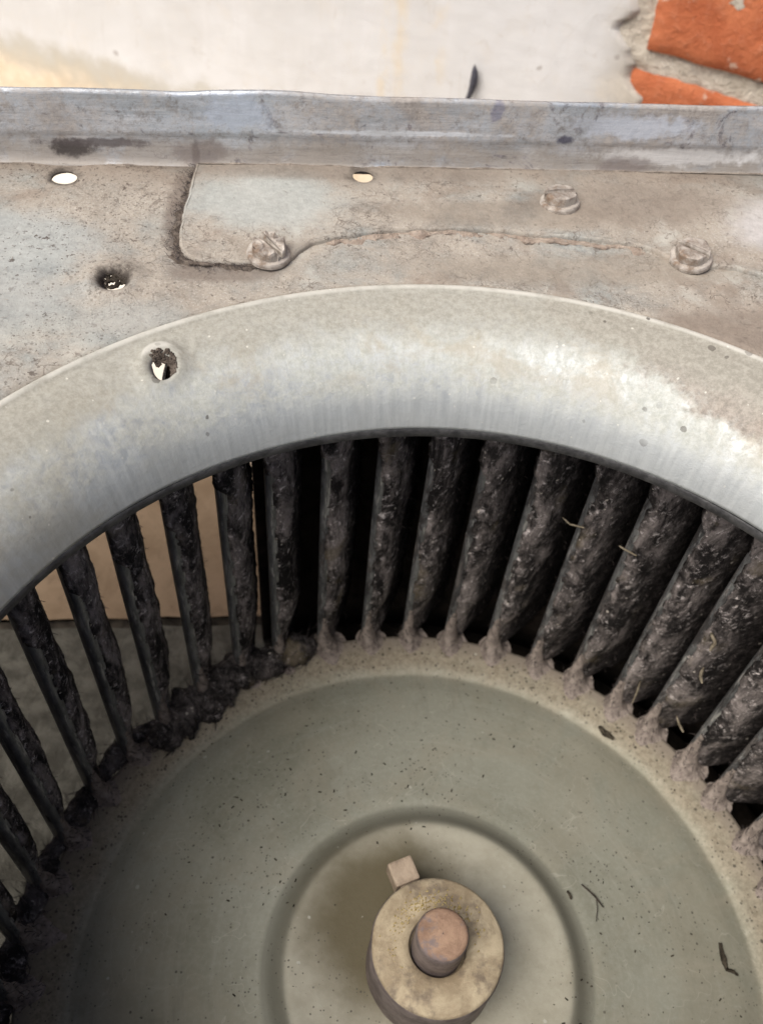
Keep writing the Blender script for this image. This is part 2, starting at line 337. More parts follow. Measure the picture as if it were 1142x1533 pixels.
def simple(name, a, b, scale=20, rough=.7, metal=0.0, bs=.3, bd=.01, spec=.4, lo=.35, hi=.65, extra=None):
    m = M(name); f = m.noise(m.obj, scale, 6, .7, .3); g = m.noise(m.obj, scale * 5, 4, .75)
    c = m.mix(m.rmp(f, lo, hi), a, b); c = m.mix(m.rmp(g, .5, .75, 0, .4), c, b)
    if extra: c = m.mix(m.rmp(m.noise(m.vm('ADD', m.obj, (3, 1, 5)), scale * .7, 5, .7), .55, .68, 0, .85), c, extra)
    return m.done(c, rough, metal, m.bump(m.mt('ADD', f, m.mt('MULTIPLY', g, .4)), bs, bd), spec)

MAT = {}
MAT['sheet'] = galv_sheet('dusty_galvanised', .50, soot=((-.808, 1.55, .02, .05, .7), (-.655, 1.165, .02, .05, .9), (-.63, 1.175, -.01, .065, .5), (-.53, 1.27, -.01, .05, .4)), patches=(((-.86, 1.28), (.22, .16), (.345, .365, .355), .8), ((-.95, 1.10), (.3, .14), (.32, .335, .325), .75), ((-.62, 1.02), (.16, .10), (.33, .345, .33), .6), ((.72, 1.0), (.35, .12), (.20, .165, .135), .8), ((.35, 1.21), (.5, .075), (.255, .225, .185), .6), ((-.53, 1.40), (.05, .22), (.15, .12, .10), .75), ((-.42, 1.19), (.16, .045), (.16, .13, .108), .7)))
MAT['plate'] = galv_sheet('dusty_cover', .49, specky=False, soot=((-.106, 1.556, .02, .045, .6),), patches=(((-.34, 1.44), (.24, .15), (.365, .38, .36), .85), ((.93, 1.36), (.25, .16), (.46, .45, .445), .8), ((.25, 1.40), (.45, .07), (.25, .215, .175), .7), ((.55, 1.45), (.35, .12), (.215, .182, .15), .75), ((-.1, 1.56), (.5, .05), (.22, .19, .16), .7), ((-.30, 1.25), (.14, .05), (.22, .185, .15), .6)))
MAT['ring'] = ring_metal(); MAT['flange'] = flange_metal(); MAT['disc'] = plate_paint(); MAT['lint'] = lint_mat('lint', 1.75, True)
MAT['root'] = lint_mat('lint_root', .85)
MAT['foot'] = None
def blade_mat(name='blade_steel', lo=.47, hi=.56):
    m = M(name); n = m.n('ShaderNodeCombineXYZ'); m.set(n.inputs[2], m.mt('MULTIPLY', m.rnd(), 41)); P = m.vm('ADD', m.obj, n.outputs[0])
    f = m.noise(m.stretch(P, (1, 1, .3)), 40, 5, .7); g = m.noise(m.stretch(P, (2, 2, .5)), 9, 6, .75, .6); q = m.noise(m.stretch(P, (6, 6, .8)), 16, 3, .6)
    c = m.mix(m.rmp(f, .3, .7), (.10, .105, .11), (.26, .268, .275)); c = m.mix(m.rmp(q, .56, .66, 0, .8), c, (.50, .50, .49))
    fl = m.rmp(g, lo, hi); c = m.mix(m.mt('MULTIPLY', fl, .92), c, m.mix(m.rmp(f, .45, .7), (.022, .019, .018), (.13, .115, .105)))
    return m.done(c, m.mixf(fl, .45, .95), m.mixf(fl, .6, 0), m.bump(m.mt('ADD', m.mt('MULTIPLY', fl, .8), f), .6, .008), .4)
MAT['blade'] = blade_mat(); MAT['clean'] = blade_mat('blade_steel_bare', .60, .68)
MAT['edge'] = simple('dark_steel', (.05, .05, .052), (.12, .12, .12), 30, .55, .5)
MAT['hub'] = simple('hub_steel', (.29, .23, .15), (.50, .425, .295), 11, .65, .2, .4, .01, extra=(.17, .135, .10))
MAT['shaft'] = simple('rusty_shaft', (.225, .14, .095), (.36, .24, .165), 22, .75, .1, .4, .008, extra=(.18, .15, .15))
MAT['key'] = simple('tan_steel', (.24, .185, .135), (.40, .32, .24), 18, .7, .15, .4, .01, extra=(.16, .12, .09))
MAT['shaft_side'] = simple('shaft_side', (.14, .115, .11), (.26, .22, .21), 20, .6, .3)
MAT['screw'] = simple('dusty_screw', (.22, .185, .155), (.52, .48, .43), 24, .6, .25, .5, .008, extra=(.22, .15, .10))
MAT['foot'] = simple('foot_dust', (.20, .168, .15), (.37, .32, .285), 34, .95, 0, .9, .012, .1, extra=(.075, .062, .056))
MAT['seam'] = simple('seam_dust', (.10, .08, .066), (.25, .21, .175), 40, .95, 0, .9, .02, .1)
MAT['fold'] = simple('fold_dust', (.20, .17, .145), (.40, .35, .30), 30, .95, 0, .8, .02, .1)
MAT['pink'] = simple('ledge_dust', (.34, .27, .22), (.50, .42, .35), 30, .95, 0, .9, .02, .1)
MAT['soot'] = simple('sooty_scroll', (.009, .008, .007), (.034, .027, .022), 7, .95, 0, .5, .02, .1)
MAT['fuzz'] = simple('fibre', (.035, .03, .03), (.10, .085, .08), 40, .9, 0, 0, .01, .1)
MAT['hair'] = simple('dark_fibre', (.02, .017, .014), (.06, .05, .04), 30, .8, 0, 0, .01, .1)
MAT['chip'] = simple('dark_flake', (.02, .017, .013), (.07, .06, .045), 60, .9, 0, .6, .01, .1)
MAT['straw'] = simple('dry_straw', (.16, .135, .095), (.31, .27, .20), 40, .8, 0, .5, .01, .2)
MAT['yellow'] = simple('ochre_crumb', (.36, .27, .10), (.55, .45, .22), 40, .9, 0, .5, .01, .1)

ROT = cam.rotation_euler.to_matrix()
def ray(px, py): return ROT @ Vector(((px - 571) / 1421.72, -(py - 766.5) / 1421.72, -1))
def at(px, py, z):
    d = ray(px, py); t = (z - CAM.z) / d.z; return CAM + d * t

# ------------------------------------------------------------------ the ground and the wall behind
FZ = -1.75
def slab(name, x0, x1, y0, y1, mat, near, amp, kind='structure'):
    xs = np.unique(np.concatenate([np.linspace(max(x0, near[0]), min(x1, near[1]), 70), [x0, x1]]))
    ys = np.unique(np.concatenate([np.linspace(max(y0, near[2]), min(y1, near[3]), 70), [y0, y1]]))
    V = [(x, y, FZ + amp * fbm((x * 3, y * 3, 1)) * (abs(x) < 9 and abs(y) < 9)) for x in xs for y in ys]
    V = [(x, y + (.02 * fbm((x * 4, 0, 3)) if abs(y - 1.42) < .06 else 0), z) for x, y, z in V]
    o = mk(name, V, flip(grid_faces(len(xs), len(ys))), mat); 
    if o.data.polygons[0].normal.z < 0: o.data.flip_normals()
    tag(o, kind=kind); return o
MAT['grey_floor'] = simple('grey_concrete', (.06, .057, .046), (.125, .12, .10), 11, .9, 0, .7, .02, .2, extra=(.045, .042, .034))
def paving_mat():
    m = M('tan_screed'); P = m.obj; x, y, z = m.sep(P); f = m.noise(P, 5, 6, .7, .3)
    c = m.mix(m.rmp(f, .35, .65), (.20, .143, .09), (.265, .195, .128)); c = m.mix(m.rmp(m.noise(P, 17, 5, .7), .55, .7, 0, .5), c, (.15, .105, .068))
    sunlit = m.rmp(m.mt('ADD', y, m.mt('MULTIPLY', m.mt('SUBTRACT', m.noise(P, 2, 5, .6), .5), .5)), 2.05, 2.5)      # sunlit floor painted paler beyond the part the housing shades
    c = m.mix(m.mt('MULTIPLY', sunlit, .93), c, (.78, .73, .64))
    return m.done(c, .9, 0, m.bump(f, .4, .015), .2)
MAT['tan_floor'] = paving_mat()
MAT['joint'] = simple('joint_dirt', (.03, .025, .02), (.09, .075, .06), 20, .95)
slab('ground', -400, 400, -400, 1.385, MAT['grey_floor'], (-3, 2, -1.5, 1.385), .008)
slab('paving', -400, 400, 1.425, 400, MAT['tan_floor'], (-3, 2, 1.425, 4), .006)
o = mk('joint', [(-400, 1.36, FZ - .05), (400, 1.36, FZ - .05), (400, 1.45, FZ - .05), (-400, 1.45, FZ - .05)], [(0, 1, 2, 3)], MAT['joint']); tag(o, kind='structure')

WP = Vector((1.2, 3.3, 0)); WA = math.atan2(-.515, .857)
wall = empty('plastered_wall', (WP.x, WP.y, FZ)); wall.rotation_euler = (0, 0, WA)
tag(wall, 'whitewashed wall behind the blower with orange bricks bared at its right end', 'wall')
WR = Matrix.Rotation(-WA, 3, 'Z'); nW = Vector((-.515, -.857, 0)).normalized()
def wpt(px, py):
    """pixel to the wall's own x, z"""
    d = ray(px, py); t = (WP - CAM).dot(nW) / d.dot(nW); q = WR @ (CAM + d * t - WP); return q.x, q.z - FZ

def wall_mat():
    m = M('whitewash'); P = m.obj; x, y, z = m.sep(P)
    big = m.noise(P, 1.3, 4, .6, .4); mid = m.noise(P, 7, 6, .7); st = m.noise(m.stretch(P, (5, 5, .7)), 1.2, 5, .65)
    c = m.mix(m.rmp(big, .35, .65), (.575, .57, .56), (.635, .635, .635))
    c = m.mix(m.rmp(mid, .5, .75, 0, .35), c, (.62, .58, .52))
    c = m.mix(m.rmp(st, .52, .68, 0, .2), c, (.72, .72, .74))
    bx0, bz0 = wpt(0, 70); bx1, bz1 = wpt(300, 150); sl = (bz1 - bz0) / (bx1 - bx0)
    dgn = m.mt('SUBTRACT', m.mt('SUBTRACT', z, m.mt('MULTIPLY', m.mt('SUBTRACT', x, bx0), sl)), bz0)
    dgn = m.mt('ADD', dgn, m.mt('MULTIPLY', m.mt('SUBTRACT', m.noise(P, 3, 5, .65), .5), .35))
    bare = m.rmp(dgn, .06, -.08)
    c = m.mix(m.mt('MULTIPLY', bare, .85), c, m.mix(m.rmp(mid, .35, .65), (.62, .50, .35), (.74, .63, .48)))
    band = m.mt('MULTIPLY', m.rmp(dgn, -.10, .0), m.rmp(dgn, .13, .03))
    c = m.mix(m.mt('MULTIPLY', band, .55), c, (.38, .345, .26))
    for px, wd in ((600, .035), (650, .045), (575, .02)):
        dx, _ = wpt(px, 80)
        k = m.rmp(m.mt('ABSOLUTE', m.mt('ADD', m.mt('SUBTRACT', x, dx), m.mt('MULTIPLY', m.mt('SUBTRACT', m.noise(P, 4, 3), .5), .09))), wd * 2, 0)
        c = m.mix(m.mt('MULTIPLY', k, m.rmp(m.noise(m.stretch(P, (3, 3, 2)), 2, 4), .42, .62, 0, .55)), c, (.66, .56, .40))
    ex, _ = wpt(925, 80)
    c = m.mix(m.rmp(m.mt('ADD', x, m.mt('MULTIPLY', m.mt('SUBTRACT', mid, .5), .25)), ex - .12, ex + .1, 0, .8), c, m.mix(m.rmp(mid, .35, .65), (.36, .32, .26), (.58, .53, .45)))
    c = m.mix(m.mt('MULTIPLY', m.specks(P, 9, .16, .12), .6), c, (.3, .27, .25))
    c = m.mix(m.mt('MULTIPLY', m.lines(m.stretch(P, (1, 1, .6)), 3, .006, 1, 3), .25), c, (.45, .41, .36))
    return m.done(c, .9, 0, m.bump(m.noise(P, 12, 6, .7), .25, .012), .2)
def brick_mat():
    m = M('orange_brick'); P = m.vm('ADD', m.obj, m.vm('SCALE', (9, 5, 3), sc=1)); n = m.n('ShaderNodeCombineXYZ'); m.set(n.inputs[0], m.mt('MULTIPLY', m.rnd(), 31)); P = m.vm('ADD', P, n.outputs[0])
    f = m.noise(P, 4, 6, .68, .4); g = m.noise(P, 26, 5, .75)
    c = m.mix(m.rmp(f, .33, .66), (.41, .116, .05), (.565, .19, .088)); c = m.mix(m.rmp(g, .5, .75, 0, .45), c, (.64, .30, .19))
    c = m.mix(m.rmp(m.noise(P, 9, 5, .7), .60, .68, 0, .8), c, (.62, .48, .38)); c = m.mix(m.mt('MULTIPLY', m.specks(P, 16, .2, .16), .75), c, (.16, .06, .035))
    return m.done(c, .92, 0, m.bump(m.mt('ADD', g, f), .6, .03), .2)
MAT['wall'] = wall_mat(); MAT['brick'] = brick_mat()
MAT['mortar'] = simple('mortar', (.50, .45, .37), (.76, .70, .60), 9, .95, 0, .9, .05, .1, extra=(.42, .385, .33))

xb, z_lo1 = wpt(972, 70); _, z_hi2 = wpt(975, 116)
z_lo1 -= .055; z_hi2 += .04; xb -= .055
BH, BL, JN = .62, 1.95, z_lo1 - z_hi2
edge_px = [(938, -220), (950, -120), (945, -30), (962, 20), (930, 45), (948, 75), (958, 100), (950, 125), (966, 150), (955, 190), (970, 240)]
ep = [wpt(*p) for p in edge_px]
ezs = np.array([e[1] for e in ep])[::-1]; exs = np.array([e[0] for e in ep])[::-1]
H = 4.2
nz, nx = 190, 200
V = []
zz = np.concatenate([np.linspace(-.05, 0.15, 6)[:-1], np.linspace(.15, 2.1, nz - 12), np.linspace(2.1, H, 8)[1:]])
for z in zz:
    xe = np.interp(z, ezs, exs) + .018 * fbm((z * 9, 2, 5)) + .012 * fbm((z * 40, 2, 5))
    if z > ezs[-1] or z < ezs[0]: xe += .03 * fbm((z * 5, 1, 1))
    for t in np.concatenate([[-9, -5], np.linspace(-3.4, 0, nx)]):
        x = xe + t; q = (x * 1.5, z * 1.5, 3)
        y = -.015 + .016 * noise.noise(q) + .002 * fbm((x * 11, z * 11, 2)) + .075 * max(0, 1 + t / .05) ** 1.5 * (t > -.05)
        V.append((x, y, z))
o = mk('plaster_coat', V, flip(grid_faces(len(zz), nx + 2)), MAT['wall'], wall)
if o.data.polygons[500].normal.y > 0: o.data.flip_normals()
V = [(x, .045 + -.02 + .016 * fbm((x * 6, z * 6, 7)) + .005 * fbm((x * 25, z * 25, 7)) - .012 * math.exp(-((x - xb + .07) / .06) ** 2) * (.6 + .6 * fbm((3, z * 6, 1))), z) for x in np.linspace(-1.2, 4.2, 260) for z in np.linspace(-.05, H, 190)]
o = mk('mortar', V, grid_faces(260, 190), MAT['mortar'], wall)
if o.data.polygons[500].normal.y > 0: o.data.flip_normals()
V = [(-9.2, .12, -.05), (4.2, .12, -.05), (4.2, .9, -.05), (-9.2, .9, -.05)]; V += [(x, y, H) for x, y, _ in V]
mk('core', V, [(0, 3, 2, 1), (4, 5, 6, 7), (0, 1, 5, 4), (1, 2, 6, 5), (2, 3, 7, 6), (3, 0, 4, 7)], MAT['mortar'], wall, smooth=False)

def brick_mesh(L, seed):
    nx, nz = 40, 15; V = []; bev = .045
    for i in range(nx):
        for j in range(nz):
            u, v = i / (nx - 1), j / (nz - 1); x, z = u * L, v * BH
            e = min(x, L - x, z, BH - z); k = max(0, 1 - e / bev)
            y = .10 * k ** 3 + .016 * fbm((x * 5, z * 5, seed)) + .006 * fbm((x * 22, z * 22, seed)) + .045 * max(0, fbm((x * 3.3, z * 3.3, seed + 9)) - .25) * (k > 0 or e < .12)
            V.append((x + .02 * fbm((z * 7, seed, 0)) * (k > .5), y, z + .016 * fbm((x * 6, seed, 4)) * (k > .5)))
    F = grid_faces(nx, nz)
    b = len(V); rimi = [i * nz for i in range(nx)] + [(nx - 1) * nz + j for j in range(1, nz)] + [i * nz + nz - 1 for i in range(nx - 2, -1, -1)] + [j for j in range(nz - 2, 0, -1)]
    for i in rimi: x, y, z = V[i]; V.append((x, .3, z))
    n = len(rimi); F += [(rimi[k], rimi[(k + 1) % n], b + (k + 1) % n, b + k) for k in range(n)]
    return V, F
protos = []
for k in range(3):
    V, F = brick_mesh(BL, 3.7 * k + 1); o = mk('brick', V, F, MAT['brick'], wall); protos.append(o)
    bm = bmesh.new(); bm.from_mesh(o.data); bmesh.ops.recalc_face_normals(bm, faces=bm.faces); bm.to_mesh(o.data); bm.free()
pitch = BH + JN; k = 0
for row in range(-3, 4):
    z = z_lo1 + row * pitch
    if z < -.3 or z + BH > H: continue
    x0 = xb if row % 2 == 0 else xb - .035
    for j in range(2):
        o = protos[k] if k < 3 else protos[(row * 2 + j) % 3].copy()
        if k >= 3: COL.objects.link(o)
        k += 1
        o.location = Vector((x0 + j * (BL + JN), .0 + .01 * ((row + j) % 2), z)) * S
mx, mz = wpt(713, 124)
V = []
for i in range(9):
    t = i / 8 * 2 - 1; wdt = .017 * math.sqrt(max(0, 1 - t * t)) * (1 + .2 * math.sin(3 * t))
    for j in range(7):
        s = j / 6 * 2 - 1; V.append((mx + s * wdt - .02 * t * t + .015 * t, -.045 - .02 * max(0, (1 - s * s) * (1 - t * t)), mz + t * .105))
MAT['tar'] = simple('tar', (.035, .036, .05), (.08, .08, .10), 30, .7)
o = mk('tar_spot', V, grid_faces(9, 7), MAT['tar'], wall)

# ------------------------------------------------------------------ the blower housing
housing = empty('blower_housing', (0, 0, FZ))
tag(housing, 'dusty galvanised blower housing with a rolled round inlet and a bent top flange', 'blower housing')
def part(*a, **k):
    o = mk(*a, **k); o.location.z -= FZ * S; return o
FY = 1.60
HOLES = [at(97, 264, 0), at(543, 268, 0), at(170, 419, 0)]
HR = [.0285, .0235, .024]
def dent(x, y):
    f = min(1, max(0, (math.hypot(x, y) - 1.15) / .12)) * min(1, max(0, (FY - y) / .06))
    z = .010 * noise.noise((x * 1.6, y * 1.6, 4)) * f + .003 * noise.noise((x * 6, y * 6, 8)) * f
    d = math.hypot(x - HOLES[2].x, y - HOLES[2].y); z += .014 * math.exp(-((d - .045) / .022) ** 2) - .02 * math.exp(-(d / .04) ** 2)
    for h in HOLES[:2]:
        d = math.hypot(x - h.x, y - h.y); z -= .006 * math.exp(-(d / .05) ** 2)
    return z
holes = [circle(h.x, h.y + (.012 if k == 1 else 0), r * (1.25 if k == 1 else 1), 40, jag, k + 2) for k, (h, r, jag) in enumerate(zip(HOLES, HR, (.05, .03, .14)))]
inner = circle(0, 0, 1.150, 360)
outer = [(-2.2, FY)] + [(x, FY) for x in np.linspace(-2.15, 1.95, 200)] + [(2.0, FY), (2.0, -1.7), (-2.2, -1.7)]
pts = []
step = .026
for i in range(int(4.2 / step)):
    for j in range(int(3.28 / step)):
        x, y = -2.2 + (i + .5) * step + .004 * (random.random() - .5), -1.7 + (j + .5) * step
        if y < .35 and (i % 4 or j % 4): continue
        r = math.hypot(x, y)
        if r < 1.165 or y > FY - .012: continue
        if any(math.hypot(x - h.x, y - h.y) < .105 for h in HOLES): continue
        pts.append((x, y))
for h, r in zip(HOLES, HR):
    for q in (1.6, 1.9, 2.3, 2.9, 3.5):
        pts += [p for p in circle(h.x, h.y, r * q, 30) if p[1] < FY - .004]
V2, T = cdt(outer, [inner] + holes, pts)
V = [(x, y, dent(x, y)) for x, y in V2]
o = part('side_sheet', V, T, MAT['sheet'], housing)
if o.data.polygons[0].normal.z < 0: o.data.flip_normals()
solidify(o, .006)

# rolled inlet ring, with its bead and one torn hole
LIPR, LIPZ, LCX, LCY = .940, -.200, -.0175, -.0303      # throat radius, depth and its small offset
def ring_prof(s):
    """a rolled shoulder from the bead down to the lip, s 0..1 -> r, z"""
    a, b, c, d = (1.128, 0), (1.045, -.002), (.972, -.062), (LIPR, LIPZ)
    return tuple((1 - s) ** 3 * p + 3 * (1 - s) ** 2 * s * q + 3 * (1 - s) * s * s * r + s ** 3 * t for p, q, r, t in zip(a, b, c, d))
prof = [(1.1540, -.003), (1.1500, .0005), (1.1455, .0050), (1.1405, .0068), (1.1350, .0052), (1.130, .0010)]
prof += [ring_prof(s) for s in np.linspace(0.02, 1, 60)]
ln = np.concatenate([[0], np.cumsum(np.hypot(*np.diff(np.array(prof), axis=0).T))]); LT = ln[-1]
pr, pz = np.array(prof)[:, 0], np.array(prof)[:, 1]
d = ray(250, 546); best = None
for t in np.linspace(1.2, 2.6, 3000):
    q = CAM + d * t; r = math.hypot(q.x, q.y)
    if r > 1.13 or r < .96: continue
    zz_ = np.interp(-r, -pr[6:], pz[6:])
    if best is None or abs(q.z - zz_) < best[0]: best = (abs(q.z - zz_), q.copy(), r)
hq = best[1]; hth = math.atan2(hq.y, hq.x); hs = float(np.interp(-best[2], -pr[6:], ln[6:]))
def ring_map(t, s):
    r, z = np.interp(s, ln, pr), np.interp(s, ln, pz)
    dd = math.hypot((t - hth) * 1.06, s - hs)
    bump = .016 * math.exp(-((dd - .036) / .016) ** 2) - .014 * math.exp(-(dd / .026) ** 2)
    bump += .004 * noise.noise((math.cos(t) * 2.2, math.sin(t) * 2.2, s * 3)) * (s > .06)
    k = max(0, (1.128 - r) / (1.128 - LIPR))
    return (LCX * k + (r + bump * .45) * math.cos(t), LCY * k + (r + bump * .45) * math.sin(t), z + bump * .9)
A0, A1 = R(-30), R(215)
W = 1.06
outer = [(a * W, 0) for a in np.linspace(A0, A1, 400)] + [(a * W, LT) for a in np.linspace(A1, A0, 400)]
th = [(hth * W + p[0], hs + p[1]) for p in circle(0, 0, .022, 40, .14, 5)]
pts = []
for a in np.linspace(A0, A1, 402)[1:-1]:
    for s in ln[1:-1]:
        if math.hypot((a - hth) * W, s - hs) > .056: pts.append((a * W, s))
for q in (1.25, 1.5, 1.8, 2.2): pts += [(hth * W + p[0], hs + p[1]) for p in circle(0, 0, .023 * q, 30)]
V2, T = cdt(outer, [th], pts)
V = [ring_map(x / W, y) for x, y in V2]
nback = 60; base = len(V); F = [tuple(t) for t in T]
# the rest of the round, outside the photograph, in plain quads
tb = np.linspace(A1, A0 + 2 * math.pi, nback)
for a in tb:
    for s in ln: V.append(ring_map(a, s))
F += [tuple(i + base for i in f) for f in grid_faces(nback, len(ln))]
o = part('inlet_ring', V, F, MAT['ring'], housing)
bm = bmesh.new(); bm.from_mesh(o.data); bm.normal_update()
for f in bm.faces:
    if f.normal.z < 0: f.normal_flip()
bm.to_mesh(o.data); bm.free()
solidify(o, .011)
# folded-under hem of the lip
V, F, UV = revolve([(LIPR + .0005, LIPZ), (LIPR - .0015, LIPZ - .003), (LIPR - .001, LIPZ - .022), (LIPR + .003, LIPZ - .0265), (LIPR + .012, LIPZ - .0265), (LIPR + .012, LIPZ - .004)], 400)
V = [(x + LCX, y + LCY, z) for x, y, z in V]
o = part('lip_hem', V, flip(F), MAT['edge'], housing)

# cover plate: a second sheet screwed over the first
pp = [(-.505, FY - .008), (-.511, 1.540), (-.517, 1.480), (-.522, 1.425), (-.528, 1.36), (-.530, 1.310), (-.527, 1.270), (-.517, 1.240), (-.497, 1.220), (-.465, 1.212), (-.43, 1.214), (-.395, 1.216), (-.364, 1.210), (-.33, 1.207), (-.295, 1.214), (-.268, 1.243), (-.248, 1.278), (-.216, 1.293), (-.14, 1.314), (-.032, 1.334), (.05, 1.342), (.125, 1.345), (.205, 1.340), (.28, 1.330), (.39, 1.318), (.495, 1.296), (.555, 1.274), (.575, 1.240), (.598, 1.216), (.63, 1.205), (.665, 1.210), (.69, 1.216), (.72, 1.209), (.783, 1.180), (.86, 1.145), (.95, 1.08), (1.05, .97), (1.14, .85), (1.25, .66), (1.4, .5), (1.62, .45), (1.95, .44), (1.95, FY - .008)]
def resample(P, d):
    out = []
    for a, b in zip(P, P[1:] + P[:1]):
        n = max(1, int(math.hypot(b[0] - a[0], b[1] - a[1]) / d))
        out += [(a[0] + (b[0] - a[0]) * k / n, a[1] + (b[1] - a[1]) * k / n) for k in range(n)]
    return out
def smooth(P, it=3, fix=lambda p: False):
    for _ in range(it):
        P = [p if fix(p) else ((q[0] + 2 * p[0] + r[0]) / 4, (q[1] + 2 * p[1] + r[1]) / 4) for q, p, r in zip(P[-1:] + P[:-1], P, P[1:] + P[:1])]
    return P
ol = smooth(resample(pp, .010), 6, lambda p: p[1] > FY - .012 or p[0] > 1.9)
ol = [(x + .003 * fbm((x * 30, y * 30, 1)) * (y < 1.56), y + .003 * fbm((x * 30, y * 30, 6)) * (y < FY - .02)) for x, y in ol]
def offset(P, d):
    out = []
    for q, p, r in zip(P[-1:] + P[:-1], P, P[1:] + P[:1]):
        t = Vector((r[0] - q[0], r[1] - q[1])).normalized(); out.append((p[0] - t.y * d, p[1] + t.x * d))
    return out
PT = .012
loops = [(ol, -.004), (offset(ol, .0005), PT * .55), (offset(ol, .0025), PT * .85), (offset(ol, .007), PT)]
V, F = [], []
n = len(ol)
for k, (lp, h) in enumerate(loops):
    for x, y in lp: V.append((x, y, dent(x, y) + h + .0015 * noise.noise((x * 40, y * 40, 1)) * (h > 0)))
for k in range(3):
    F += [(k * n + i, k * n + (i + 1) % n, (k + 1) * n + (i + 1) % n, (k + 1) * n + i) for i in range(n)]
lp = loops[-1][0]; holec = circle(HOLES[1].x, HOLES[1].y, HR[1] * 1.02, 40, .03, 3)
pts = [(x, y) for x in np.arange(-.52, 1.94, .028) for y in np.arange(.47, 1.56, .028) if math.hypot(x - HOLES[1].x, y - HOLES[1].y) > .05]
pts = [tuple(p) for p, k in zip(pts, inside(offset(ol, .02), np.array(pts))) if k]
V2, T = cdt(lp, [holec] if HOLES[1].y + HR[1] < FY - .01 else [], pts)
b = len(V)
V += [(x, y, dent(x, y) + PT + .004 * noise.noise((x * 3, y * 3, 2))* min(1, max(0,(y-1.2)*3)) + (-.002 if math.hypot(x - HOLES[1].x, y - HOLES[1].y) < HR[1] * 1.1 else 0)) for x, y in V2]
F += [tuple(int(i) + b for i in t) for t in T]
o = part('cover_plate', V, F, MAT['plate'], housing)
bm = bmesh.new(); bm.from_mesh(o.data); bmesh.ops.remove_doubles(bm, verts=bm.verts, dist=4e-6); bmesh.ops.recalc_face_normals(bm, faces=bm.faces); bm.to_mesh(o.data); bm.free()
if sum(p.normal.z for p in o.data.polygons) < 0: o.data.flip_normals()

# packed dust along the foot of the plate's edge
def seam(name, P, rad, mat, seed, lift=0.004, flat=.8):
    V = []; k = 7
    P = [Vector((p[0], p[1], 0)) for p in P]
    for i, p in enumerate(P):
        t = (P[min(i + 1, len(P) - 1)] - P[max(0, i - 1)]).normalized(); nrm = Vector((t.y, -t.x, 0))
        end = min(1, i / 6, (len(P) - 1 - i) / 6)
        for j in range(k):
            a = math.pi * (j / (k - 1)); r = rad * max(.12, .45 + .9 * fbm((i * .10, j * .35, seed), 4, .7) + .25 * random.random()) * end
            q = p + nrm * (math.cos(a) * r * 1.25); V.append((q.x, q.y, dent(q.x, q.y) - .003 + lift + math.sin(a) * r * flat))
    o = part(name, V, grid_faces(len(P), k), mat, housing)
    bm = bmesh.new(); bm.from_mesh(o.data); bmesh.ops.recalc_face_normals(bm, faces=bm.faces); bm.to_mesh(o.data); bm.free()
    if sum(p.normal.z for p in o.data.polygons) < 0: o.data.flip_normals()
    tag(o, kind='stuff'); return o
left = [p for p in resample(pp[:13], .006)]; left = smooth(left, 2, lambda p: p[1] > 1.56)[:-8]
o = seam('seam_dust', left, .017, MAT['seam'], 1, .003, .5)
V, F = [], []
g = random.Random(3)
for _ in range(1100):                                        # the seam's dust is fibrous
    x, y = left[g.randrange(len(left))]; x += g.gauss(-.004, .014); y += g.gauss(0, .013); an = g.uniform(0, 6.3); L = g.uniform(.006, .02)
    p0 = Vector((x, y, dent(x, y) + .004)); p1 = p0 + Vector((math.cos(an) * L, math.sin(an) * L, g.uniform(0, .008))); q = Vector((-math.sin(an), math.cos(an), 0)) * .0008; b = len(V)
    V += [tuple(p0 - q), tuple(p0 + q), tuple(p1)]; F.append((b, b + 1, b + 2))
tag(part('seam_fibre', V, F, MAT['fuzz'], housing), kind='stuff')
arc = resample(pp[17:27], .005); arc = arc[:max(range(len(arc)), key=lambda i: arc[i][0])]
seam('ledge_dust', [(x, y - .004) for x, y in arc], .017, MAT['pink'], 4, .001, .42)
seam('ledge_dust', smooth(resample(pp[11:18], .006), 4, lambda p: False)[6:-75], .020, MAT['fold'], 12, .001, .35)
seam('fold_dust', [(x, FY - .002) for x in np.arange(-1.3, -.5, .006)], .008, MAT['fold'], 6, .001, .4)
seam('fold_dust', [(x, FY - .001) for x in np.arange(-.5, 1.3, .006)], .007, MAT['fold'], 9, .008, .4)

def plug(P0, ru, n, seed, keep, spread):
    g = random.Random(seed); ms = []
    for _ in range(n):
        a = g.uniform(*keep); r = ru * g.uniform(.75, spread); c = P0(r * math.cos(a), r * math.sin(a)); sz = g.uniform(.0014, .0045)
        V = []
        for i in range(6):
            th_ = math.pi * i / 5
            for j in range(7):
                ph = 2 * math.pi * j / 7; k = sz * (1 + .8 * (g.random() - .5)); V.append((c[0] + k * math.sin(th_) * math.cos(ph), c[1] + k * math.sin(th_) * math.sin(ph), c[2] + .7 * k * math.cos(th_)))
        ms.append((V, grid_faces(6, 7, wrap_m=True)))
    return join(*ms)
h3 = HOLES[2]
V, F = plug(lambda u, v: (h3.x + u, h3.y + v, dent(h3.x + u, h3.y + v) - .004), HR[2], 260, 2, (R(20), R(285)), 1.35)
V2_, F2_ = plug(lambda u, v: (h3.x - .006 + u * .55, h3.y + .006 + v * .55, -.014), HR[2], 170, 5, (0, 6.28), 1.2)
V, F = join((V, F), (V2_, F2_)); tag(part('soot_plug', V, F, MAT['hair'], housing), kind='stuff')
def onring(u, v):
    x, y, z = ring_map(hth - u / 1.06, hs - v); return x, y, z
V, F = plug(onring, .022, 260, 8, (R(-50), R(120)), 1.4); tag(part('soot_plug', V, F, MAT['seam'], housing), kind='stuff')

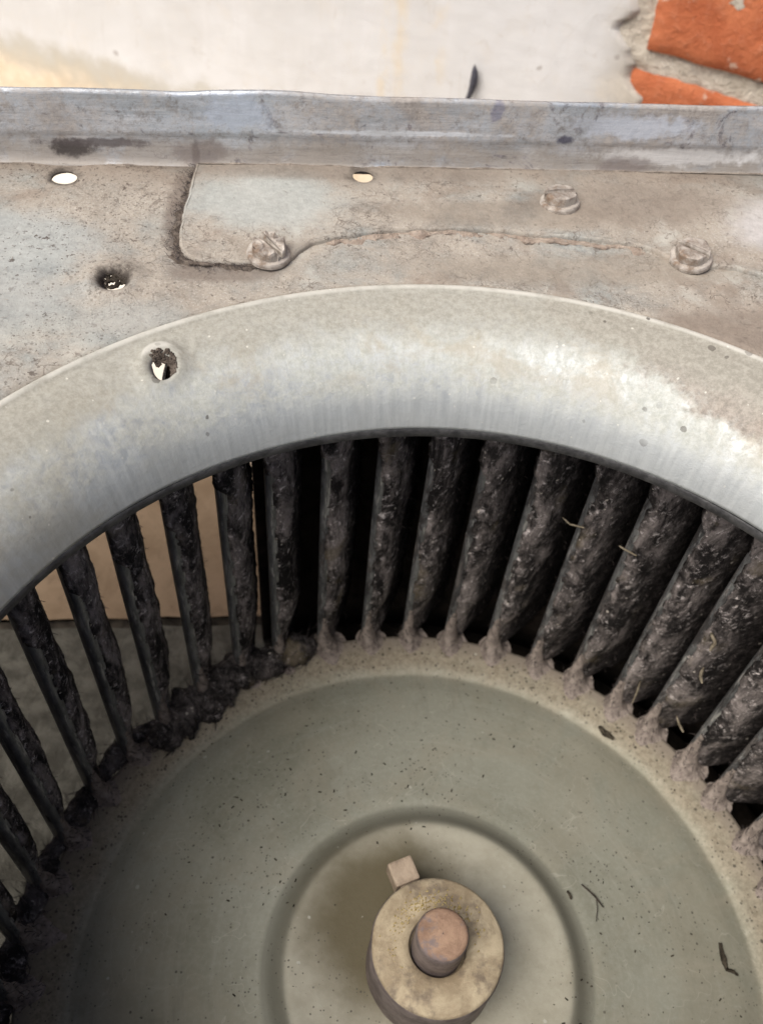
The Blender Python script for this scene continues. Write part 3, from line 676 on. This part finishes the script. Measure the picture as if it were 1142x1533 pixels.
# bent flange along the top
xs = np.linspace(-2.2, 2.0, 330)
prof = [(FY - .012, -.001), (FY - .005, .0005), (FY - .001, .004), (FY + .002, .012), (FY + .004, .03), (FY + .0055, .055), (FY + .006, .064), (FY + .0055, .070), (FY + .0035, .076), (FY + .004, .082)] + [(FY + .004 + .006 * t, .080 + .094 * t) for t in np.linspace(.1, 1, 9)]
V = []
for x in xs:
    up = .004 * noise.noise((x * 1.7, 0, 2)) + .006 * math.exp(-((x + .33) / .12) ** 2) - .003 * math.exp(-((x + .52) / .06) ** 2)
    for k, (y, z) in enumerate(prof):
        t = z / .184
        V.append((x, y + t * (.010 * noise.noise((x * 1.3, 5, 1)) + .006 * noise.noise((x * 5, z * 9, 4))) + .0025 * noise.noise((x * 9, z * 14, 6)) * (k > 2), z * (1 + up / .184 * t) + (PT if False else 0)))
o = part('top_flange', V, grid_faces(len(xs), len(prof)), MAT['flange'], housing)
if sum(p.normal.y for p in o.data.polygons) > 0: o.data.flip_normals()
solidify(o, .010)

# slotted hexagon screws
def screw(px, py, slot, tilt, dusty, base):
    p = at(px, py, base + .02); z0 = dent(p.x, p.y) + base; V, F = [], []
    prof = [(.049, -.004), (.0485, .003), (.046, .007), (.040, .0085), (0.0, .0085)]
    a, b, _ = revolve(prof[:-1] + [(.001, .0085)], 40); wash = (a, flip(b))
    parts = [wash]
    hexr = .042; gap = .0055; top = .030
    hx = [(hexr * math.cos(R(60 * k + 30)), hexr * math.sin(R(60 * k + 30))) for k in range(6)]
    hx = smooth(resample(hx, .006), 3)
    ca, sa = math.cos(slot), math.sin(slot)
    for sgn in (1, -1):
        pl = []
        for x, y in hx:                                     # in the slot's own frame: keep one side
            u, v = x * ca + y * sa, (-x * sa + y * ca) * sgn
            if v >= gap: pl.append((u, v))
        pl.sort(key=lambda q: math.atan2(q[1] - gap, q[0])); us = [q[0] for q in pl]
        e = math.sqrt(max(0, (hexr * .93) ** 2 - gap ** 2)); pl = [(e, gap)] + pl + [(-e, gap)]
        lps = []
        for sc_, h in ((1, .009), (1, top * .78), (.93, top * .94), (.80, top), (.3, top * 1.02)):
            lps.append([(u * sc_, gap + (v - gap) * sc_ + (.002 if sc_ < 1 else 0), h) for u, v in pl])
        n = len(pl); VV = []; FF = []
        for lp in lps:
            for u, v, h in lp:
                v *= sgn; x, y = u * ca - v * sa, u * sa + v * ca
                h2 = h + .004 * fbm((x * 60, y * 60, px)) * (h > .02) * (2.2 if dusty else .6)
                VV.append((x, y, h2))
        for k in range(4):
            for i in range(n):
                f = (k * n + i, k * n + (i + 1) % n, (k + 1) * n + (i + 1) % n, (k + 1) * n + i); FF.append(f if sgn > 0 else f[::-1])
        f = tuple(range(4 * n, 5 * n)); FF.append(f if sgn > 0 else f[::-1]); parts.append((VV, FF))
    a, b, _ = revolve([(.036, .006), (.036, .015), (.001, .016)], 24); parts.append((a, flip(b)))
    V, F = join(*parts)
    o = part('screw', V, F, MAT['screw'], housing); o.location += Vector((p.x, p.y, z0)) * S; o.rotation_euler = (tilt[0], tilt[1], 0)
    bm = bmesh.new(); bm.from_mesh(o.data); bmesh.ops.recalc_face_normals(bm, faces=bm.faces); bm.to_mesh(o.data); bm.free()
    o.data.polygons.foreach_set('use_smooth', [False] * len(o.data.polygons)) 
    return o
screw(402, 368, R(-50), (.05, .06), True, PT); screw(840, 292, R(4), (-.10, -.05), False, PT); screw(1038, 375, R(-42), (.08, -.10), False, PT)

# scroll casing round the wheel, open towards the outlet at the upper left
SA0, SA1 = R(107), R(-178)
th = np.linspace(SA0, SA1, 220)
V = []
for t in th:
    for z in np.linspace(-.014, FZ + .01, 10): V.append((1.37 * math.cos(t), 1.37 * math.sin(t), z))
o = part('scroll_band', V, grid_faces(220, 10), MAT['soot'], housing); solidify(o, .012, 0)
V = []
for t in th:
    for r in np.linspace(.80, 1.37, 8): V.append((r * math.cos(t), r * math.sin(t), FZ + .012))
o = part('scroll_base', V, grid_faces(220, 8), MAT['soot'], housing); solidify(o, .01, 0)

# ------------------------------------------------------------------ the fan wheel
OX, OY = .0131, .0233
KW = 1.08                                   # the wheel is a little wider than the throat and sits deeper
def hom(p): return CAM + (Vector(p) - CAM) * KW
wheel = empty('fan_wheel', hom((OX, OY, FZ))); wheel.scale = (KW,) * 3
tag(wheel, 'squirrel cage fan wheel with soot caked blades round a dull grey green disc', 'fan wheel')
def zplate(r):
    pts_ = [(0, -1.062), (.325, -1.066), (.343, -1.069), (.355, -1.082), (.374, -1.097), (.388, -1.100), (.42, -1.104), (.62, -1.150), (.78, -1.196), (.835, -1.219), (.846, -1.221), (.856, -1.213), (.866, -1.208), (.90, -1.207), (1.02, -1.206)]
    return float(np.interp(r, [p[0] for p in pts_], [p[1] for p in pts_]))
rs = np.unique(np.concatenate([np.linspace(.05, .966, 90), np.linspace(.32, .40, 30), np.linspace(.83, .875, 20)]))
zs = np.array([np.mean([zplate(abs(r + d)) for d in np.linspace(-.009, .009, 9)]) for r in rs])
V, F, UV = revolve(list(zip(rs, zs)), 300)
V = [(x, y, z + .0025 * noise.noise((x * 2.5, y * 2.5, 3))) for x, y, z in V]
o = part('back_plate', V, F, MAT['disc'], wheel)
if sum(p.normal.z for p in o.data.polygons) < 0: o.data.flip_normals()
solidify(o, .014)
V, F, UV = revolve([(1.06, -.14), (1.056, -.144), (1.056, -.17), (1.06, -.175), (1.12, -.175), (1.12, -.14)], 300)
part('end_ring', V, F, MAT['edge'], wheel)
# hub, set screw and shaft
hp = [(.149, -1.08), (.147, -1.0), (.147, -.902), (.1445, -.894), (.139, -.890), (.080, -.8905), (.0655, -.893), (.063, -.898), (.0625, -.93), (.056, -.93)]
V, F, UV = revolve(hp, 120)
V = [(x + .0015 * noise.noise((x * 20, y * 20, z * 20)), y, z + .0012 * noise.noise((x * 25, y * 25, 2))) for x, y, z in V]
hub = part('hub', V, F, MAT['hub'], wheel)
o = hub; bm = bmesh.new(); bm.from_mesh(o.data); bmesh.ops.recalc_face_normals(bm, faces=bm.faces); bm.to_mesh(o.data); bm.free()
o.data.materials.append(MAT['shaft_side'])
for p in o.data.polygons:
    if abs(p.normal.z) < .35: p.material_index = 1
q = at(604, 1306, -.935) - Vector((OX, OY, 0)); sa_ = math.atan2(q.y, q.x); sr = math.hypot(q.x, q.y)
V, F = [], []
hw, hh = .030, .030
def rbox(x0, x1, hy, hz, bev=.006):
    bm = bmesh.new(); r = bmesh.ops.create_cube(bm, size=1)
    for v in bm.verts: v.co = Vector(((x0 + x1) / 2 + v.co.x * (x1 - x0), v.co.y * 2 * hy, v.co.z * 2 * hz))
    bmesh.ops.bevel(bm, geom=list(bm.edges), offset=bev, segments=2, affect='EDGES', profile=.6)
    V = [tuple(v.co) for v in bm.verts]; bm.verts.index_update(); F = [tuple(v.index for v in f.verts) for f in bm.faces]; bm.free(); return V, F
b1 = rbox(sr - .028, sr + .030, .030, .027); b2 = rbox(.13, sr - .02, .019, .019, .004)
V, F = join(b1, b2)
o = part('set_screw', V, F, MAT['key'], wheel, smooth=False); o.location.z += -.952 * S; o.rotation_euler = (0, 0, sa_)
V, F, UV = revolve([(.057, -1.3), (.057, -.818), (.0562, -.808), (.0535, -.800), (.048, -.7958), (.040, -.7948), (.001, -.7945)], 64)
V = [(x, y, z + (.002 * noise.noise((x * 40, y * 40, 1)) if z > -.8 else 0)) for x, y, z in V]
o = part('shaft', V, F, MAT['shaft'], wheel)
bm = bmesh.new(); bm.from_mesh(o.data); bmesh.ops.recalc_face_normals(bm, faces=bm.faces); bm.to_mesh(o.data); bm.free()
o.data.materials.append(MAT['shaft_side'])
for p in o.data.polygons:
    if abs(p.normal.z) < .35: p.material_index = 1

# blades: local x outwards, local -y along the turn (tau), z up
NB = 47; PH0 = R(95.29)
ZT, ZB = -.135, -1.208
def spl(P, n):
    P = np.array(P, float); l = np.concatenate([[0], np.cumsum(np.hypot(*np.diff(P, axis=0).T))]); u = np.linspace(0, l[-1], n)
    for _ in range(2): pass
    return np.stack([np.interp(u, l, P[:, 0]), np.interp(u, l, P[:, 1])], 1)
bp = spl([(1.004, -.004), (.985, -.009), (.966, -.0125), (.9575, -.0105), (.953, -.004), (.9535, .004), (.960, .012), (.98, .022), (1.01, .036), (1.04, .052), (1.07, .072), (1.10, .095), (1.135, .122), (1.168, .150)], 26)
zs = np.linspace(ZT, ZB, 26)
bl_V = [(r + .0015 * noise.noise((z * 6, t * 30, 0)), -t, z) for z in zs for r, t in bp]
bl_F = grid_faces(26, 26)
NV = 7
def lint_mesh(seed):
    g = random.Random(seed); n, m = 34, 120; V = []
    front = np.array([(.9545, .000), (.9505, .010), (.9515, .024), (.959, .040), (.974, .056), (.995, .073), (1.025, .092), (1.07, .116), (1.170, .158)])
    back = np.array([(1.165, .145), (1.08, .080), (1.04, .050), (1.01, .034), (.98, .022), (.962, .013)])
    cap_z = -.33 - .10 * g.random()
    for z in np.linspace(ZT - .002, ZB, m):
        f = front.copy()
        top = 1 / (1 + math.exp(-(z - cap_z) / .012))                 # the caking wraps the hem near the top
        f[0] += np.array([.010, -.022]) * top; f[1] += np.array([-.004, -.022]) * top; f[2] += np.array([-.006, -.012]) * top
        low = max(0, min(1, (-.98 - z) / .14)); low = low * low * (3 - 2 * low)
        thick = 1 - .45 * low + .22 * fbm((z * 3.2, seed * 5, 0), 3)
        fb = np.stack([np.interp(np.linspace(0, 1, 9), np.linspace(0, 1, 6), back[::-1][:, k]) for k in (0, 1)], 1)
        f = fb + (f - fb) * thick
        sec = spl(np.vstack([f, back, f[:1]]), n + 1)[:-1]
        c = sec.mean(0)
        for k, (r, t) in enumerate(sec):
            v = np.array([r, t]) - c; v /= np.hypot(*v) + 1e-9
            q = (r * 16, t * 16 + seed * 3, z * 11); a = .0065 * fbm(q, 4, .8) + .0036 * fbm((r * 55, t * 55, z * 34 + seed), 3, .6) + .0032 * fbm((r * 130, t * 130, z * 90 + seed), 3, .6)
            a -= .006 * max(0, .25 - abs(noise.noise((r * 30, t * 30 + seed, z * 14)))) * 2
            k_in = 1 if k < n * .58 else .3
            V.append((r + v[0] * a * k_in, -(t + v[1] * a * k_in), z))
    F = grid_faces(m, n, wrap_m=True); F += [tuple(range(n)), tuple(range((m - 1) * n, m * n))[::-1]]
    return V, F
def root_mesh(seed):
    n, m = 32, 30; V = []
    g = random.Random(seed + 40); h0 = g.uniform(.15, .22); lean = g.uniform(-.006, .008); big = g.uniform(.85, 1.15)
    for i in range(m):
        s = i / (m - 1); z = -1.2085 + h0 * (1 - s) ** 2.3; k = s ** 1.6
        cr, ct = .963 - .006 * k, .002 + (.020 + lean) * k; ar, at_ = .008 + .050 * k * big, .010 + .041 * k * big
        for j in range(n):
            a = 2 * math.pi * j / n; ca = math.cos(a)
            tip = 1 + .25 * max(0, -ca) ** 3 * k
            r, t = cr + ar * ca * tip, ct + at_ * math.sin(a) * (1 - .35 * max(0, -ca) * k)
            d = (.004 * fbm((r * 30, t * 30 + seed * 2, z * 25), 4, .8) + .0022 * fbm((r * 90, t * 90, z * 70 + seed), 3)) * (.5 + .5 * k)
            V.append((r + ca * d, -(t + math.sin(a) * d), z + .0035 * fbm((r * 40, t * 40, seed), 3) * min(1, 3 * (1 - s))))
    return V, grid_faces(m, n, wrap_m=True)
def hair_mesh(src, count, seed, lmin=.008, lmax=.030, wid=.0011):
    g = random.Random(seed); V, F = [], []
    for _ in range(count):
        p = Vector(src[g.randrange(len(src))]); d = Vector((g.gauss(-.6, .7), g.gauss(0, .9), g.gauss(0, .7))).normalized()
        L = g.uniform(lmin, lmax) * (1 if g.random() < .9 else 1.8); s = d.cross(Vector((g.random(), g.random(), g.random() + .1))).normalized() * wid
        mid = p + d * L * .5 + Vector((g.gauss(0, 1), g.gauss(0, 1), g.gauss(0, 1))) * L * .14; b = len(V)
        V += [tuple(p - s), tuple(p + s), tuple(mid + s * .8), tuple(mid - s * .8), tuple(p + d * L)]
        F += [(b, b + 1, b + 2, b + 3), (b + 3, b + 2, b + 4)]
    return V, F
def me_only(name, V, F, mat, smooth=True):
    o = mk(name, V, F, mat); me = o.data; bpy.data.objects.remove(o)
    bm = bmesh.new(); bm.from_mesh(me); bmesh.ops.recalc_face_normals(bm, faces=bm.faces); bm.to_mesh(me); bm.free(); return me
blade_me = me_only('blade', bl_V, bl_F, MAT['blade'])
variants = []
for s in range(NV):
    lv, lf = lint_mesh(s + 1); rv, rf = root_mesh(s + 1)
    fr = [p for k, p in enumerate(lv) if (k % 34) < 21 and p[2] < -.36]; side = [p for k, p in enumerate(lv) if 13 < (k % 34) < 22]
    hv = join(hair_mesh(fr, 200, s, .006, .018, .0008), hair_mesh(side, 170, s + 50, .006, .020, .0009), hair_mesh(rv, 170, s + 90, .006, .02))
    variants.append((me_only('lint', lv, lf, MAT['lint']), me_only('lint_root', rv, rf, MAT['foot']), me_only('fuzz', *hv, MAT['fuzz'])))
prev = None
for k in range(NB):
    o = bpy.data.objects.new('blade', blade_me); COL.objects.link(o); o.parent = wheel
    o.location = (0, 0, -FZ * S); o.rotation_euler = (0, 0, PH0 + 2 * math.pi * k / NB + random.gauss(0, .004))
    if R(104) < (PH0 + 2 * math.pi * k / NB) < R(215): o.material_slots[0].link = 'OBJECT'; o.material_slots[0].material = MAT['clean']
    md = o.modifiers.new('thickness', 'SOLIDIFY'); md.thickness = .006 * S; md.offset = 1
    vi = (k * 3 + (k // 7)) % NV
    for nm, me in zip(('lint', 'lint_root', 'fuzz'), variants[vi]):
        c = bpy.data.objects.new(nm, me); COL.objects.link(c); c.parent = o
        if nm == 'fuzz': c['kind'] = 'stuff'

# matted lint bridging the blade feet on the left
def mat_strip(a0, a1, r0, z0, rad, seed, n=220, k=26, squash=.75):
    V = []
    for i in range(n):
        s = i / (n - 1); a = R(a0 + (a1 - a0) * s); end = min(1, (s * 9) ** .6, ((1 - s) * 9) ** .6)
        rr = rad * (1 + .55 * fbm((s * 7, seed, 0), 3)) * end + .002; rc = r0 + .018 * fbm((s * 5, seed, 4), 2)
        for j in range(k):
            b = 2 * math.pi * j / k; x, z = math.cos(b) * rr, math.sin(b) * rr * squash
            p = Vector(((rc + x) * math.cos(a), (rc + x) * math.sin(a), z0 + z))
            d = .010 * fbm(p * 14 + Vector((seed, 0, 0)), 4, .8) + .006 * fbm(p * 45 + Vector((seed, 0, 0)), 3)
            p += Vector((math.cos(b) * math.cos(a), math.cos(b) * math.sin(a), math.sin(b))) * d; V.append(tuple(p))
    return V, grid_faces(n, k, wrap_m=True)
a = mat_strip(104, 133, .962, -1.175, .050, 3); b = mat_strip(121, 138, .935, -1.185, .045, 8, 130); c = mat_strip(134, 200, .985, -1.195, .028, 5, 240)
V, F = join(a, b, c)
o = part('lint_mat', V, F, MAT['root'], wheel)
bm = bmesh.new(); bm.from_mesh(o.data); bmesh.ops.recalc_face_normals(bm, faces=bm.faces); bm.to_mesh(o.data); bm.free()
tag(o, kind='stuff')
hv, hf = hair_mesh(V, 2200, 77, .012, .05, .0012)
hv = np.array(hv); 
o = part('lint_hair', hv, hf, MAT['fuzz'], wheel); tag(o, kind='stuff')

# ------------------------------------------------------------------ crumbs, twigs and fibres lying about
V, F = [], []
for _ in range(520):
    r = .16 + .80 * math.sqrt(random.random()); a = random.uniform(0, 2 * math.pi)
    if random.random() < .45: r = random.gauss(.885, .025)
    if _ % 5 < 3:                                           # most lie in loose clusters, more of them on the right
        cc = _ % 17; a = random.gauss(-.4 + cc * .37 * (1 if cc < 9 else .5), .16); r = min(.95, max(.2, .35 + .05 * (cc * 7 % 11) + random.gauss(0, .05)))
    x, y = OX + r * math.cos(a), OY + r * math.sin(a); z = zplate(r) + .0015
    s = random.choice((.0010, .0012, .0015, .0019, .0028)); an = random.uniform(0, 6.3); l = random.choice((1, 1.2, 1.7)); b = len(V)
    for (u, v, h) in ((-l, -.6, 0), (l, -.5, 0), (l * .8, .7, .2), (-l * .9, .6, 0), (0, 0, .9)):
        V.append((x + s * (u * math.cos(an) - v * math.sin(an)), y + s * (u * math.sin(an) + v * math.cos(an)), z + s * h))
    F += [(b, b + 1, b + 4), (b + 1, b + 2, b + 4), (b + 2, b + 3, b + 4), (b + 3, b, b + 4)]
V = [hom(v) for v in V]
o = mk('crumbs', V, F, MAT['chip'], smooth=False); tag(o, 'dark crumbs of soot scattered over the grey green disc', 'crumbs', kind='stuff')
V, F = [], []
for _ in range(260):
    r = abs(random.gauss(.093, .014)) ; a = random.gauss(R(100), .75)
    x, y = OX + r * math.cos(a), OY + r * math.sin(a); z = -.8895
    if r < .078 or r > .14: continue
    s = random.uniform(.0012, .0030); b = len(V)
    V += [(x - s, y - s, z), (x + s, y - s * .6, z), (x + s * .5, y + s, z), (x, y, z + s)]
    F += [(b, b + 1, b + 3), (b + 1, b + 2, b + 3), (b + 2, b, b + 3)]
V = [hom(v) for v in V]
o = mk('ochre_crumbs', V, F, MAT['yellow'], smooth=False); tag(o, 'yellow ochre crumbs lying on top of the hub round the shaft', 'crumbs', kind='stuff')
V, F = [], []
for _ in range(260):                                         # short fibres stuck to the housing's face
    x, y = random.uniform(-1.2, 1.2), random.uniform(.95, FY)
    if math.hypot(x, y) < 1.15: continue
    on = bool(inside(ol, np.array([[x, y]]))[0]); z = dent(x, y) + (PT if on else 0) + .0025; an = random.uniform(0, 6.3); L = random.uniform(.006, .022)
    c1 = an + random.gauss(0, .9); p0 = Vector((x, y, z)); p1 = p0 + Vector((math.cos(an), math.sin(an), .15)) * L * .5; p2 = p1 + Vector((math.cos(c1), math.sin(c1), -.1)) * L * .5
    s = Vector((-math.sin(an), math.cos(an), 0)) * .0006; b = len(V)
    V += [tuple(p0 - s), tuple(p0 + s), tuple(p1 + s), tuple(p1 - s), tuple(p2)]; F += [(b, b + 1, b + 2, b + 3), (b + 3, b + 2, b + 4)]
o = mk('fibres', V, F, MAT['fold'], smooth=False); tag(o, 'short dark fibres stuck to the dusty sheet above the inlet', 'fibres', kind='stuff')

def on_disc(px, py, lift=.004):
    z = -1.15
    for _ in range(6):
        p = at(px, py, z); z = zplate(math.hypot(p.x - OX, p.y - OY)) + lift
    return hom(at(px, py, z))
def bit(name, pxs, rad, mat, label, cat, lift=.004, z=None, jit=.4, k=6, group=None):
    P = [on_disc(*p, lift) if z is None else at(*p, z) for p in pxs]; base = P[0].copy()
    # resample along a curve
    n = 10; Q = []
    for i in range(n):
        u = i / (n - 1) * (len(P) - 1); j = min(int(u), len(P) - 2); Q.append(P[j].lerp(P[j + 1], u - j) - base + Vector((0, 0, random.gauss(0, rad * .25))))
    rr = [rad * (.35 + .65 * math.sin(math.pi * (i + .6) / (n + .2)) ** .5) for i in range(n)]
    V, F = tube(Q, rr, k, jit); o = mk(name, V, F, mat, loc=tuple(base)); tag(o, label, cat, group); return o
bit('soot_flake', [(897, 1088), (905, 1098), (918, 1106)], .009, MAT['chip'], 'short dark flake on the disc rim below the right blades', 'flake')
bit('soot_flake', [(1077, 1412), (1082, 1436), (1088, 1452)], .0075, MAT['chip'], 'long dark curled flake lying on the disc near its right edge', 'flake')
bit('soot_flake', [(1086, 1452), (1096, 1454), (1104, 1460)], .005, MAT['chip'], 'small dark crumb touching the lower end of the long curled flake', 'flake')
bit('twig', [(280, 1104), (288, 1090), (297, 1074)], .008, MAT['straw'], 'short yellowish twig caught in matted lint at the left of the disc', 'twig', .02)
bit('fibre_curl', [(870, 1324), (882, 1334), (893, 1345), (902, 1358)], .0028, MAT['hair'], 'dark curled fibre lying on the disc right of the ringed groove', 'fibre')
bit('fibre_curl', [(892, 1344), (894, 1360), (892, 1380)], .0012, MAT['hair'], 'thin pale brown hair hanging below the dark curled fibre', 'fibre')
bit('soot_flake', [(849, 1334), (853, 1341), (855, 1346)], .004, MAT['chip'], 'tiny dark flake lying on the outer edge of the ringed groove', 'flake')

def on_blades(px, py, rb=.945):
    d = ray(px, py); ox, oy = CAM.x - OX, CAM.y - OY; A = d.x ** 2 + d.y ** 2; B = 2 * (d.x * ox + d.y * oy); C = ox * ox + oy * oy - rb * rb
    return CAM + d * ((-B + math.sqrt(B * B - 4 * A * C)) / 2 / A)
def blade_bit(name, pxs, rad, mat, label, cat, k=6, jit=.4):
    P = [hom(on_blades(*p)) for p in pxs]; base = P[0].copy(); n = 9; Q = []
    for i in range(n):
        u = i / (n - 1) * (len(P) - 1); j = min(int(u), len(P) - 2); Q.append(P[j].lerp(P[j + 1], u - j) - base)
    rr = [rad * (.3 + .7 * math.sin(math.pi * (i + .6) / (n + .2)) ** .5) for i in range(n)]
    V, F = tube(Q, rr, k, jit); tag(mk(name, V, F, mat, loc=tuple(base)), label, cat)
blade_bit('fibre_curl', [(842, 775), (853, 785), (874, 790)], .0028, MAT['straw'], 'pale curled fibre sticking out sideways from a caked blade below the lip', 'fibre')
blade_bit('fibre_curl', [(926, 817), (934, 822), (952, 832)], .0028, MAT['straw'], 'pale tuft of fibre on the caked blade right of the curled one', 'fibre')
blade_bit('leaf_flake', [(1064, 948), (1070, 962), (1062, 974)], .0055, MAT['straw'], 'dry yellow leaf flake stuck upright on the face of a right hand blade', 'leaf')
blade_bit('leaf_flake', [(1052, 1000), (1048, 1012), (1050, 1022)], .005, MAT['straw'], 'dry yellow leaf flake low on a right hand blade under the other flake', 'leaf')
blade_bit('leaf_flake', [(1012, 1072), (1016, 1084), (1022, 1096)], .0035, MAT['straw'], 'narrow dry leaf shred standing between two blade feet on the right', 'leaf')
blade_bit('twig', [(946, 1052), (953, 1036), (958, 1020)], .003, MAT['straw'], 'thin straw leaning in the dust at the foot of a right hand blade', 'twig')
